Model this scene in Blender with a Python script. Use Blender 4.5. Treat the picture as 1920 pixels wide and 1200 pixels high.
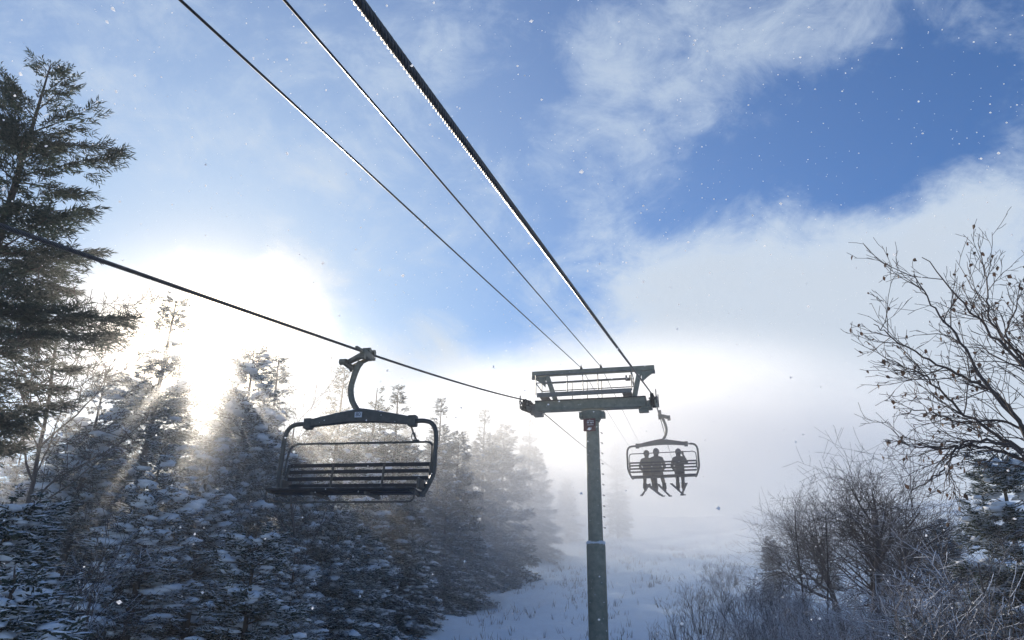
import bpy, bmesh, math, random
import numpy as np
from mathutils import Vector, Matrix

for o in list(bpy.data.objects): bpy.data.objects.remove(o)
scene = bpy.context.scene
COL = scene.collection

# ------------------------------------------------------------------ camera
FPX = 1400.0                      # focal length in pixels of the 1920 px wide photograph
PITCH, YAW, ROLL = 21.0, 13.55, 0.6
def _basis():
    p, y, r = map(math.radians, (PITCH, YAW, ROLL))
    fw = np.array([-math.sin(y)*math.cos(p), math.cos(y)*math.cos(p), math.sin(p)])
    rt = np.array([math.cos(y), math.sin(y), 0.0]); up = np.cross(rt, fw)
    return rt*math.cos(r)+up*math.sin(r), -rt*math.sin(r)+up*math.cos(r), fw
RT, UP, FW = _basis()
def ray(px, py):
    return RT*(px-960)/FPX + UP*(600-py)/FPX + FW
def at_y(px, py, Y): d = ray(px, py); return d*(Y/d[1])
def at_x(px, py, X): d = ray(px, py); return d*(X/d[0])
cam = bpy.data.cameras.new('camera'); cam.sensor_width = 36.0; cam.lens = 36.0*FPX/1920
cam.clip_start = 0.1; cam.clip_end = 3000
camo = bpy.data.objects.new('camera', cam); COL.objects.link(camo)
camo.matrix_world = Matrix(((RT[0], UP[0], -FW[0], 0), (RT[1], UP[1], -FW[1], 0), (RT[2], UP[2], -FW[2], 0), (0, 0, 0, 1)))
scene.camera = camo

# ------------------------------------------------------------------ sky and sun
SUN = ray(390, 640); SUN = SUN/np.linalg.norm(SUN)
SUN_EL = math.asin(SUN[2]); SUN_AZ = math.atan2(SUN[0], SUN[1])
world = bpy.data.worlds.new('World'); scene.world = world; world.use_nodes = True
wn, wl = world.node_tree.nodes, world.node_tree.links
wn.clear()
def W(t, **kw):
    n = wn.new(t)
    for k, v in kw.items(): setattr(n, k, v)
    return n
def wset(sock, v):
    if isinstance(v, bpy.types.NodeSocket): wl.new(v, sock)
    else: sock.default_value = v
def wmath(op, a, b=0.0, clamp=False):
    n = W('ShaderNodeMath', operation=op, use_clamp=clamp); wset(n.inputs[0], a); wset(n.inputs[1], b)
    if op == 'MULTIPLY_ADD': n.inputs[2].default_value = 0.25
    return n.outputs[0]
def wmap(v, a, b, c, d, kind='SMOOTHSTEP'):
    n = W('ShaderNodeMapRange', interpolation_type=kind); wset(n.inputs[0], v)
    for i, x in enumerate((a, b, c, d)): n.inputs[i+1].default_value = x
    return n.outputs[0]
def wmix(f, a, b, blend='MIX'):
    n = W('ShaderNodeMix', data_type='RGBA', blend_type=blend); wset(n.inputs[0], f)
    for s, v in ((n.inputs[6], a), (n.inputs[7], b)):
        if isinstance(v, tuple): v = v+(1.0,)
        wset(s, v)
    return n.outputs[2]
tc = W('ShaderNodeTexCoord').outputs['Generated']
nrm = W('ShaderNodeVectorMath', operation='NORMALIZE'); wl.new(tc, nrm.inputs[0]); D = nrm.outputs[0]
def wdot(v):
    n = W('ShaderNodeVectorMath', operation='DOT_PRODUCT'); wl.new(D, n.inputs[0]); n.inputs[1].default_value = tuple(v); return n.outputs['Value']
def wnoise(scale, detail, rough, dist=0.0, off=(0, 0, 0), stretch=(1, 1, 1.5)):
    m = W('ShaderNodeMapping'); wl.new(D, m.inputs[0]); m.inputs['Location'].default_value = off; m.inputs['Scale'].default_value = stretch
    n = W('ShaderNodeTexNoise'); wl.new(m.outputs[0], n.inputs['Vector'])
    n.inputs['Scale'].default_value = scale; n.inputs['Detail'].default_value = detail
    n.inputs['Roughness'].default_value = rough; n.inputs['Distortion'].default_value = dist
    return n.outputs[0]
sky = W('ShaderNodeTexSky', sky_type='NISHITA', sun_disc=False, sun_elevation=SUN_EL, sun_rotation=SUN_AZ,
        altitude=800.0, air_density=1.0, dust_density=0.6, ozone_density=3.0)
# broken cloud: soft banks with torn edges, thicker towards the horizon
n_big = wnoise(2.3, 2.0, 0.5, 0.0, (3.1, 0.7, 1.9))
n_mid = wnoise(5.5, 8.0, 0.66, 0.7, (1.3, 5.2, 0.4))
n_fine = wnoise(15.0, 5.0, 0.68, 0.6, (0.2, 1.1, 7.4))
cover = wmath('ADD', wmath('MULTIPLY', n_big, 0.22), wmath('ADD', wmath('MULTIPLY', n_mid, 0.50), wmath('MULTIPLY', n_fine, 0.28)))
sepz = W('ShaderNodeSeparateXYZ'); wl.new(D, sepz.inputs[0]); DZ = sepz.outputs[2]
cover = wmath('ADD', cover, wmap(DZ, -0.05, 0.42, 0.18, 0.0))
cover = wmath('ADD', cover, wmap(DZ, 0.62, 0.92, 0.0, -0.16))     # thinning overhead
BANKS = [((1500, 760), 19, .30), ((1840, 640), 13, .17), ((1250, 560), 7, .08), ((400, 650), 9, .13), ((560, 540), 4.5, .10), ((790, 690), 6, .14),
         ((0, 40), 9, .12), ((1250, 120), 9, .075), ((1560, 110), 8, .06), ((820, 60), 7, .05), ((1020, 1000), 16, .25), ((240, 330), 5, .03),
         ((1530, 310), 9.5, -.15), ((1680, 240), 7, -.10), ((1800, 330), 5, .05), ((1320, 370), 6, -.09), ((1800, 60), 6, -.07), ((960, 170), 5.5, -.10), ((700, 480), 7, -.09), ((900, 560), 5, -.08), ((560, 130), 7, -.05), ((1020, 420), 5, -.05), ((250, 180), 5, -.05), ((300, 400), 7, -.10), ((480, 400), 6, -.08), ((130, 620), 6, .06), ((520, 260), 13, .075), ((1060, 260), 8, .03), ((1575, 285), 5, -.08)]
for (px, py), rad, amt in BANKS:
    v = ray(px, py); v = v/np.linalg.norm(v)
    cover = wmath('ADD', cover, wmap(wdot(v), math.cos(math.radians(rad)), 1.0, 0.0, amt))
mask = wmath('MULTIPLY', wmap(cover, 0.44, 0.71, 0.0, 1.0), wmap(DZ, 0.40, 0.60, 1.0, 0.78))
thick = wmap(cover, 0.52, 0.85, 0.0, 1.0)
cs = wdot(SUN)
ang = wmath('MULTIPLY', wmath('ARCCOSINE', wmath('MINIMUM', cs, 0.999999)), 57.2958)       # degrees from the sun
aur_near = wmath('EXPONENT', wmath('MULTIPLY', ang, -1/2.2))
aur_mid = wmath('EXPONENT', wmath('MULTIPLY', ang, -1/5.0))
aur_far = wmath('EXPONENT', wmath('MULTIPLY', ang, -1/16.5))
blue = wmix(1.0, sky.outputs[0], (0.0, 0.46, 0.86), 'MULTIPLY')
hz = wmix(wmath('MULTIPLY', aur_far, 1.45, True), blue, (4.2, 4.85, 5.7))
cloud = wmix(thick, (3.9, 4.7, 5.7), (3.95, 4.5, 5.15))
cloud = wmix(wmath('MULTIPLY', aur_mid, 1.25, True), cloud, (6.2, 5.3, 4.15))
skyc = wmix(wmath('MULTIPLY', mask, 0.93), hz, cloud)
glow = wmix(1.0, (110.0, 90.0, 62.0), wmath('MULTIPLY', aur_near, wmath('MULTIPLY_ADD', mask, 0.75)), 'MULTIPLY')
skyc = wmix(1.0, skyc, glow, 'ADD')
bg = W('ShaderNodeBackground'); wl.new(skyc, bg.inputs[0]); bg.inputs[1].default_value = 0.10
wo = W('ShaderNodeOutputWorld'); wl.new(bg.outputs[0], wo.inputs[0])

sl = bpy.data.lights.new('sun', 'SUN'); sl.energy = 5.0; sl.angle = math.radians(0.6); sl.color = (1.0, 0.90, 0.76)
so = bpy.data.objects.new('sun', sl); COL.objects.link(so)
so.rotation_euler = Vector(-SUN).to_track_quat('-Z', 'Y').to_euler()

vs = scene.view_settings
scene.display_settings.display_device = 'sRGB'
vs.view_transform = 'Standard'; vs.look = 'None'; vs.exposure = 0.60; vs.gamma = 1.0; vs.use_curve_mapping = False
cy = scene.cycles
cy.max_bounces = 6; cy.diffuse_bounces = 3; cy.glossy_bounces = 2; cy.transmission_bounces = 3; cy.transparent_max_bounces = 8
cy.volume_bounces = 4; cy.use_denoising = True; cy.volume_max_steps = 96

# ------------------------------------------------------------------ helpers
rng = np.random.default_rng(7)
random.seed(7)
def tag(o, label=None, cat=None, group=None, kind=None):
    if label: o['label'] = label
    if cat: o['category'] = cat
    if group: o['group'] = group
    if kind: o['kind'] = kind
    return o
def empty(name, loc=(0, 0, 0), rz=0.0, s=1.0):
    o = bpy.data.objects.new(name, None); COL.objects.link(o)
    o.location = loc; o.rotation_euler = (0, 0, rz); o.scale = (s, s, s); o.empty_display_size = 0.2
    return o
def link(name, me, parent=None):
    o = bpy.data.objects.new(name, me); COL.objects.link(o)
    if parent is not None: o.parent = parent
    return o
def mesh(name, V, F, mat, smooth=False, mi=None):
    me = bpy.data.meshes.new(name)
    V = np.asarray(V, float)
    if isinstance(F, np.ndarray): F = F.tolist()
    me.from_pydata(V.tolist(), [], F)
    for m in (mat if isinstance(mat, (list, tuple)) else [mat]): me.materials.append(m)
    if mi is not None: me.polygons.foreach_set('material_index', np.asarray(mi, dtype=np.int32))
    if smooth: me.polygons.foreach_set('use_smooth', np.ones(len(me.polygons), dtype=bool))
    me.update()
    return me
class MB:
    """collects shapes for ONE mesh object"""
    def __init__(s): s.V = []; s.F = []; s.n = 0
    def add(s, V, F):
        V = np.asarray(V, float); s.V.append(V)
        s.F += [[i+s.n for i in f] for f in F]; s.n += len(V); return s
    def box(s, c, size, rot=None, bev=0.0):
        bm = bmesh.new(); bmesh.ops.create_cube(bm, size=1.0)
        for v in bm.verts: v.co = Vector((v.co.x*size[0], v.co.y*size[1], v.co.z*size[2]))
        if bev > 0: bmesh.ops.bevel(bm, geom=bm.edges[:], offset=bev, segments=2, affect='EDGES', profile=0.5)
        M = Matrix.Translation(Vector(c)) @ (rot.to_4x4() if rot is not None else Matrix())
        V = [tuple(M @ v.co) for v in bm.verts]; bm.verts.index_update()
        F = [[v.index for v in f.verts] for f in bm.faces]; bm.free()
        return s.add(V, F)
    def bar(s, a, b, w, h, bev=0.0):
        a, b = Vector(a), Vector(b); d = b-a
        return s.box((a+b)/2, (w, h, d.length), d.to_track_quat('Z', 'Y').to_matrix(), bev)
    def tube(s, P, r, k=8, cap=True):
        V, F = tube(P, r, k, cap); return s.add(V, F)
    def build(s, name, mat, parent=None, smooth=False):
        o = link(name, mesh(name, np.concatenate(s.V), s.F, mat, smooth), parent)
        if smooth:
            try: o.data.set_sharp_from_angle(angle=math.radians(42))
            except Exception: pass
        return o
def tube(P, r, k=8, cap=True):
    P = np.asarray(P, float); n = len(P)
    r = np.full(n, r, float) if np.isscalar(r) else np.asarray(r, float)
    T = np.empty_like(P); T[1:-1] = P[2:]-P[:-2]; T[0] = P[1]-P[0]; T[-1] = P[-1]-P[-2]
    T /= np.linalg.norm(T, axis=1)[:, None]+1e-12
    ref = np.array([0, 0, 1.0]) if abs(T[0][2]) < .9 else np.array([1.0, 0, 0])
    A = np.cross(T, ref)
    nl = np.linalg.norm(A, axis=1)
    if (nl < .15).any():
        a = A[0]/np.linalg.norm(A[0])
        for i in range(n):
            a = a-T[i]*a.dot(T[i]); a = a/np.linalg.norm(a); A[i] = a
    else: A /= nl[:, None]
    B = np.cross(T, A)
    an = np.arange(k)*2*math.pi/k
    V = (P[:, None, :]+r[:, None, None]*(np.cos(an)[None, :, None]*A[:, None, :]+np.sin(an)[None, :, None]*B[:, None, :])).reshape(-1, 3)
    F = [[i*k+j, i*k+(j+1) % k, (i+1)*k+(j+1) % k, (i+1)*k+j] for i in range(n-1) for j in range(k)]
    if cap: F += [list(range(k))[::-1], [(n-1)*k+j for j in range(k)]]
    return V, F
def smooth_path(P, n=6):
    P = [np.asarray(p, float) for p in P]; out = []
    Q = [2*P[0]-P[1]]+P+[2*P[-1]-P[-2]]
    for i in range(1, len(Q)-2):
        for j in range(n):
            t = j/n; a, b, c, d = Q[i-1], Q[i], Q[i+1], Q[i+2]
            out.append(.5*((2*b)+(-a+c)*t+(2*a-5*b+4*c-d)*t*t+(-a+3*b-3*c+d)*t**3))
    out.append(P[-1]); return np.array(out)
def copy_tree(o, parent=None):
    c = o.copy(); COL.objects.link(c); c.parent = parent
    for ch in list(o.children): copy_tree(ch, c)
    return c

# ------------------------------------------------------------------ materials
def mat(name, col, rough=0.6, metal=0.0, var=0.25, scale=6.0, col2=None, bump=0.0, bscale=40.0, snow=0.0, trans=0.0, spec=0.3):
    m = bpy.data.materials.new(name); m.use_nodes = True
    N, L = m.node_tree.nodes, m.node_tree.links
    b = N['Principled BSDF']; b.inputs['Roughness'].default_value = rough; b.inputs['Metallic'].default_value = metal
    b.inputs['Specular IOR Level'].default_value = spec
    t = N.new('ShaderNodeTexCoord'); n = N.new('ShaderNodeTexNoise'); L.new(t.outputs['Object'], n.inputs['Vector'])
    n.inputs['Scale'].default_value = scale; n.inputs['Detail'].default_value = 6; n.inputs['Roughness'].default_value = .65
    r = N.new('ShaderNodeValToRGB'); L.new(n.outputs[0], r.inputs[0])
    c2 = col2 or tuple(c*(1+var) for c in col); c1 = tuple(c*(1-var) for c in col) if not col2 else col
    r.color_ramp.elements[0].position = .32; r.color_ramp.elements[0].color = c1+(1,)
    r.color_ramp.elements[1].position = .68; r.color_ramp.elements[1].color = c2+(1,)
    out = r.outputs[0]
    if snow > 0:      # snow and rime lying on the upper sides
        g = N.new('ShaderNodeNewGeometry'); sx = N.new('ShaderNodeSeparateXYZ'); L.new(g.outputs['Normal'], sx.inputs[0])
        n2 = N.new('ShaderNodeTexNoise'); L.new(t.outputs['Object'], n2.inputs['Vector']); n2.inputs['Scale'].default_value = 5.0; n2.inputs['Detail'].default_value = 4
        ad = N.new('ShaderNodeMath'); ad.operation = 'MULTIPLY_ADD'; L.new(n2.outputs[0], ad.inputs[0]); ad.inputs[1].default_value = 1.6; L.new(sx.outputs[2], ad.inputs[2])
        mr = N.new('ShaderNodeMapRange'); L.new(ad.outputs[0], mr.inputs[0])
        mr.inputs[1].default_value = 2.0-snow*1.3; mr.inputs[2].default_value = 2.25-snow*1.3
        mx = N.new('ShaderNodeMix'); mx.data_type = 'RGBA'; L.new(mr.outputs[0], mx.inputs[0]); L.new(out, mx.inputs[6]); mx.inputs[7].default_value = (.80, .83, .88, 1)
        out = mx.outputs[2]
    L.new(out, b.inputs['Base Color'])
    if bump > 0:
        n3 = N.new('ShaderNodeTexNoise'); L.new(t.outputs['Object'], n3.inputs['Vector']); n3.inputs['Scale'].default_value = bscale; n3.inputs['Detail'].default_value = 5
        bp = N.new('ShaderNodeBump'); bp.inputs['Strength'].default_value = bump; bp.inputs['Distance'].default_value = .02
        L.new(n3.outputs[0], bp.inputs['Height']); L.new(bp.outputs[0], b.inputs['Normal'])
    if trans > 0:
        tr = N.new('ShaderNodeBsdfTranslucent'); L.new(out, tr.inputs[0])
        ms = N.new('ShaderNodeMixShader'); ms.inputs[0].default_value = trans
        L.new(b.outputs[0], ms.inputs[1]); L.new(tr.outputs[0], ms.inputs[2])
        L.new(ms.outputs[0], N['Material Output'].inputs['Surface'])
    return m
M_snow = mat('snow', (.72, .84, .93), .75, var=.05, scale=3, bump=.35, bscale=14, spec=.2)
M_snowload = mat('snow_on_boughs', (.80, .84, .88), .8, var=.05, scale=8, bump=.4, bscale=25, spec=.2, trans=.12)
M_needle = mat('spruce_needles', (.046, .066, .050), .65, var=.45, scale=2.5, trans=.35)
M_needle_f = mat('frosted_needles', (.07, .078, .062), .7, var=.45, scale=2.5, trans=.2)
M_bark = mat('bark', (.085, .070, .060), .9, var=.4, scale=9, bump=.5, bscale=30)
M_twig = mat('bare_twigs', (.075, .060, .055), .85, var=.4, scale=5)
M_frost = mat('frosted_twigs', (.11, .095, .09), .85, var=.35, scale=4, snow=.62)
M_frost2 = mat('rimed_twigs', (.15, .135, .13), .85, var=.35, scale=4, snow=.78)
M_leaf = mat('dead_leaf', (.10, .060, .040), .7, var=.4, scale=30, trans=.3)
M_rope = mat('steel_rope', (.10, .095, .09), .36, metal=.9, var=.3, scale=30, spec=.5)
M_cable = mat('thin_cable', (.03, .03, .032), .40, metal=.6, var=.2, scale=20)
M_green = mat('tower_paint', (.17, .185, .14), .55, metal=.05, var=.18, scale=7, col2=(.29, .29, .22), bump=.15, bscale=60, snow=.34)
M_steel = mat('galvanised_steel', (.19, .185, .165), .5, metal=.35, var=.2, scale=14, snow=.40)
M_dark = mat('dark_steel', (.05, .05, .052), .5, metal=.4, var=.25, scale=12)
M_chair = mat('chair_frame_paint', (.085, .085, .078), .45, metal=.35, var=.25, scale=14, snow=.25)
M_grip = mat('grip_castings', (.20, .185, .14), .45, metal=.5, var=.25, scale=22)
M_slat = mat('black_slats', (.025, .026, .028), .55, var=.3, scale=20, snow=.30)
M_plate = mat('pale_plate', (.55, .58, .62), .5, var=.1, scale=20)
M_ink = mat('ink', (.04, .05, .07), .5, var=.1)
M_sign = mat('sign_red', (.13, .035, .035), .55, var=.2, scale=15)
M_white = mat('sign_white', (.62, .58, .58), .6, var=.1)
M_rubber = mat('sheave_rubber', (.03, .03, .03), .7, var=.2)

# ------------------------------------------------------------------ ground
def smooth01(x): x = np.clip(x, 0, 1); return x*x*(3-2*x)
def ground_z(x, y):
    x = np.asarray(x, float); y = np.asarray(y, float)
    rise = np.where(y < 70, .182*y, 0)
    t = np.clip(y-70, 0, 70)
    rise = np.where(y >= 70, .182*70+.182*t-.00115*t*t+np.clip(y-140, 0, None)*.021, rise)
    rise = np.where(y < -30, -.182*30+(y+30)*.10, rise)
    z = -6.3+rise
    z = z+.055*np.clip(x-2, 0, 40)+.05*np.clip(-9-x, 0, 40)
    z = z+.22*np.sin(x*.21+.7)*np.sin(y*.17+.3)+.10*np.sin(x*.63+y*.31)+.06*np.sin(x*1.1-y*.9+1.3)
    return z
def gz(x, y): return float(ground_z(x, y))
def build_ground():
    xs = np.concatenate([np.linspace(-330, -40, 30), np.linspace(-38, 40, 157), np.linspace(44, 330, 30)])
    ys = np.concatenate([np.linspace(-120, 8, 30), np.linspace(8.5, 90, 190), np.linspace(92, 380, 60)])
    X, Y = np.meshgrid(xs, ys, indexing='ij')
    r = np.random.default_rng(3)
    Z = ground_z(X, Y)+(r.normal(0, .028, X.shape)+.06*np.sin(X*2.3+1.7*np.sin(Y*.8))*np.sin(Y*1.9+X*.7)+.05*np.sin(X*4.1-Y*2.7))*((np.abs(X) < 40) & (Y > 8) & (Y < 90))
    V = np.stack([X, Y, Z], -1).reshape(-1, 3); n, m = X.shape
    i, j = np.meshgrid(np.arange(n-1), np.arange(m-1), indexing='ij')
    a = (i*m+j).ravel(); F = np.stack([a, a+m, a+m+1, a+1], 1)
    o = link('snow_slope', mesh('snow_slope', V, F, M_snow, True))
    tag(o, 'open snow covered slope under the chairlift line', 'snow', kind='structure')
build_ground()

# ------------------------------------------------------------------ trees
ICO = None
def ico():
    global ICO
    if ICO is None:
        bm = bmesh.new(); bmesh.ops.create_icosphere(bm, subdivisions=1, radius=1.0); bm.verts.index_update()
        ICO = (np.array([v.co[:] for v in bm.verts]), np.array([[v.index for v in f.verts] for f in bm.faces])); bm.free()
    return ICO
def blobs(C, S, R, rg):
    """many lumpy pads: centres C, half sizes S (n,3), heading R (n)"""
    V0, F0 = ico(); n = len(C); k = len(V0)
    V = V0[None]*rg.uniform(.6, 1.3, (n, k))[:, :, None]
    V[:, :, 2] = np.where(V[:, :, 2] < 0, V[:, :, 2]*.45, V[:, :, 2])
    V = V*S[:, None, :]
    c, s = np.cos(R)[:, None], np.sin(R)[:, None]
    x = V[:, :, 0]*c-V[:, :, 1]*s; y = V[:, :, 0]*s+V[:, :, 1]*c
    V = np.stack([x, y, V[:, :, 2]], -1)+C[:, None, :]
    F = (F0[None]+(np.arange(n)*k)[:, None, None]).reshape(-1, 3)
    return V.reshape(-1, 3), F
def unit(v): return v/(np.linalg.norm(v, axis=-1, keepdims=True)+1e-9)

def make_spruce(H, R, seed, snow=0.5, dust=0.3, dens=1.0, needle=None, shape=.85, blade=.026, base=.06, K=6, gaps=0.0, lean=0.0, bias=None, spray_len=.26, spire=.0, pad=1.0, lumpy=0.0):
    """builds trunk / crown / snow meshes of one spruce with its foot at the origin"""
    rg = np.random.default_rng(seed)
    nb = int(17*H*dens**.5)+20
    zt = np.linspace(0, 1, 9); bend = np.stack([lean*zt**2+.05*np.sin(zt*5+seed), .05*np.cos(zt*4+seed), zt], 1)*np.array([1, 1, H])
    tr = (.012*H+.03)*(1-zt)**.9+.012
    tv, tf = tube(bend, tr, 8)
    trunk = mesh('trunk', tv, tf, M_bark, True)
    bV, bF, nV = [], [], 0
    spP, spD, spL, spS = [], [], [], []
    cC, cS, cR = [], [], []
    ts = base+(1-base)*np.sort(rg.uniform(0, 1, nb)**1.12)
    for i, t in enumerate(ts):
        a = i*2.39996+rg.normal(0, .35)
        if gaps and rg.uniform() < gaps: continue
        L = R*((1-t)**shape+.03)*rg.uniform(.62, 1.15)*(1-spire*(t > .8)*.5)
        if rg.uniform() < .05: L *= 1.3
        L *= min(1.0, .30+(t-base)/.20) if base > .3 else 1.0
        if lumpy: L *= 1+lumpy*math.sin(3*a+t*23+seed)+lumpy*.7*math.sin(2*a-t*41)
        if bias is not None: L *= 1+bias[2]*(math.cos(a)*bias[0]+math.sin(a)*bias[1])
        L = max(L, .12)
        e0 = -.18+1.0*t**1.6+rg.normal(0, .10)
        u = np.array([math.cos(a), math.sin(a), 0]); v = np.array([-math.sin(a), math.cos(a), 0])
        o0 = np.array([np.interp(t, zt, bend[:, 0]), np.interp(t, zt, bend[:, 1]), t*H])
        dr = (.42-.25*t)*rg.uniform(.7, 1.3)
        def pth(s):
            s = np.asarray(s)[:, None]
            return o0+u*L*s+np.array([0, 0, 1.0])*L*(math.tan(e0)*s-dr*s**2+.16*s**4)
        q = pth(np.linspace(0, 1, 5)); V, F = tube(q, np.linspace(.010+.008*L, .004, 5), 3, False)
        bV.append(V); bF += [[x+nV for x in f] for f in F]; nV += len(V)
        m = max(8, int((L*34+L*L*17)*dens))
        s = rg.uniform(.02, 1, m)**.8; sd = rg.choice([-1, 1], m)
        wmax = .40*L*(1-s)**.8+.09; wl_ = wmax*rg.uniform(0, 1, m)
        p = pth(s)+v*(sd*wl_)[:, None]+u*(wl_*.5)[:, None]; p[:, 2] -= wl_*.30+rg.uniform(0, .05, m)
        d = u*rg.uniform(.5, 1, m)[:, None]+v*(sd*rg.uniform(.1, .9, m))[:, None]
        d[:, 2] += rg.normal(-.22+.5*t, .22, m)
        spP.append(p); spD.append(unit(d)); spL.append(rg.uniform(.65, 1.3, m)*spray_len*(.55+.45*min(1, L)))
        spS.append(np.full(m, 1.0))
        if snow > 0 and rg.uniform() < snow*1.25 and L > .3:
            c = max(2, int(rg.uniform(4, 12)*min(1.6, L)*snow*1.6))
            ss = rg.uniform(.35, 1, c); sdd = rg.choice([-1, 1], c)*rg.uniform(0, .8, c)
            ww = (.34*L*(1-ss)**.8+.05)*sdd
            cp = pth(ss)+v*ww[:, None]+u*(np.abs(ww)*.5)[:, None]; cp[:, 2] += .03-np.abs(ww)*.3
            cC.append(cp)
            sz = rg.uniform(.04, .125, c)*(.6+.5*min(1.3, L))*pad
            cS.append(np.stack([sz*1.25, sz*.85, sz*rg.uniform(.32, .6, c)], 1)); cR.append(a+rg.normal(0, .5, c))
    P = np.concatenate(spP); Dv = np.concatenate(spD); Ls = np.concatenate(spL); n = len(P)
    j = (np.arange(K)+.3)/K
    B0 = P[:, None, :]+Dv[:, None, :]*(Ls[:, None]*j[None])[:, :, None]
    side = unit(np.cross(Dv, np.array([0, 0, 1.0])))
    sg = np.where(np.arange(K) % 2 == 0, 1, -1)[None, :]*rg.uniform(.35, 1.0, (n, K))
    bd = Dv[:, None, :]*.8+side[:, None, :]*sg[:, :, None]; bd[:, :, 2] += rg.normal(0, .33, (n, K)); bd = unit(bd)
    bl = Ls[:, None]*rg.uniform(.34, .62, (n, K))
    pr = unit(np.cross(bd, unit(rg.normal(0, 1, (n, K, 3))+np.array([0, 0, .6]))))
    wd = blade*rg.uniform(.7, 1.3, (n, K))
    A = B0-pr*wd[:, :, None]*.5; Bq = B0+bd*(bl*.45)[:, :, None]+pr*wd[:, :, None]*.6; Cq = B0+bd*bl[:, :, None]; Dq = B0+bd*(bl*.4)[:, :, None]-pr*wd[:, :, None]*.6
    NV = np.stack([A, Bq, Cq, Dq], 2).reshape(-1, 3); q = n*K
    NF = np.arange(q*4).reshape(-1, 4)
    V = np.concatenate([np.concatenate(bV), NV]); F = bF+(NF+nV).tolist()
    mi = np.concatenate([np.zeros(len(bF)), np.ones(q)])
    crown = mesh('crown', V, F, [M_bark, needle or M_needle], False, mi)
    parts = [('trunk', trunk), ('crown', crown)]
    if snow > 0 or dust > 0:
        sv, sf, k0 = [], [], 0
        if cC:
            V1, F1 = blobs(np.concatenate(cC), np.concatenate(cS), np.concatenate(cR), rg); sv.append(V1); sf += F1.tolist(); k0 = len(V1)
        pick = np.flatnonzero(rg.uniform(0, 1, q) < dust*.55)
        if len(pick):
            Q = np.stack([A, Bq, Cq, Dq], 2).reshape(-1, 4, 3)[pick]
            ct = Q.mean(1, keepdims=True); Q = ct+(Q-ct)*np.array([1.0, 1.0, .35])*rg.uniform(.8, 1.9, (len(pick), 1, 1)); Q[:, :, 2] += .014
            sv.append(Q.reshape(-1, 3)); sf += (np.arange(len(pick)*4).reshape(-1, 4)+k0).tolist()
        me = mesh('snow', np.concatenate(sv), sf, M_snowload, True)
        parts.append(('snow', me))
    return parts

def limb(P, r0, r1, lst, lv): lst.append((np.asarray(P), r0, r1, lv))
def grow(rg, p, d, L, r, lv, maxlv, lst, prm):
    n = max(3, int(L/prm['seg'])+2); P = [p]; dd = d
    step = L/(n-1)
    for i in range(n-1):
        dd = dd+rg.normal(0, prm['wob']*(.42 if lv == 0 else 1), 3); dd[2] += prm['up']*(2.2 if lv == 0 else (1 if lv < 2 else .5)); dd = dd/np.linalg.norm(dd)
        P.append(P[-1]+dd*step)
    P = np.array(P); r1 = max(r*prm['tap'], prm['rmin']); lst.append((P, r, r1, lv))
    if lv >= maxlv: return
    nc = prm['kids'][min(lv, len(prm['kids'])-1)]; nc = max(1, int(round(nc*rg.uniform(.75, 1.25))))
    for c in range(nc):
        s = prm['start'][min(lv, len(prm['start'])-1)]; s = s+(1-s)*((c+rg.uniform(.1, .9))/nc)
        f = s*(n-1); i = min(int(f), n-2); q = P[i]+(P[i+1]-P[i])*(f-i)
        ax = P[i+1]-P[i]; ax = ax/np.linalg.norm(ax)
        rv = rg.normal(0, 1, 3); rv = rv-ax*rv.dot(ax); rv = rv/np.linalg.norm(rv)
        an = math.radians(prm['ang']*rg.uniform(.65, 1.3))
        cd = ax*math.cos(an)+rv*math.sin(an)
        rr = max((r+(r1-r)*s)*prm['rk']*rg.uniform(.8, 1.1), prm['rmin'])
        grow(rg, q, cd, L*prm['lk']*(1.12-.5*s*(lv == 0))*rg.uniform(.7, 1.15), rr, lv+1, maxlv, lst, prm)
def limbs_mesh(name, lst, material):
    V, F, n = [], [], 0
    for P, r0, r1, lv in lst:
        k = 8 if r0 > .06 else (5 if r0 > .018 else 3)
        v, f = tube(P, np.linspace(r0, r1, len(P)), k, False)
        V.append(v); F += [[x+n for x in q] for q in f]; n += len(v)
    return mesh(name, np.concatenate(V), F, material, True)
PRM = dict(seg=.35, wob=.10, up=.05, tap=.35, rmin=.004, kids=[9, 7, 6, 4], start=[.28, .2, .15, .15], ang=42, rk=.55, lk=.56)
def make_bare(H, seed, material=None, maxlv=4, r=None, stems=1, spread=.2, lean=(0, 0), **kw):
    rg = np.random.default_rng(seed); prm = dict(PRM); prm.update(kw)
    lst = []
    for sI in range(stems):
        a = sI*2.4+rg.uniform(0, 1)
        d = np.array([spread*math.cos(a)*rg.uniform(.5, 1.4)+lean[0], spread*math.sin(a)*rg.uniform(.5, 1.4)+lean[1], 1.0]); d = d/np.linalg.norm(d)
        p = np.array([.15*math.cos(a), .15*math.sin(a), -.1]) if stems > 1 else np.array([0, 0, -.1])
        grow(rg, p, d, H*rg.uniform(.8, 1) if stems > 1 else H, r or (.012*H+.02), 0, maxlv, lst, prm)
    main = [l for l in lst if l[3] == 0]; rest = [l for l in lst if l[3] > 0]
    return [('trunk' if stems == 1 else 'stems', limbs_mesh('trunk', main, material or M_twig)), ('crown' if stems == 1 else 'twigs', limbs_mesh('crown', rest, material or M_twig))]

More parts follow.
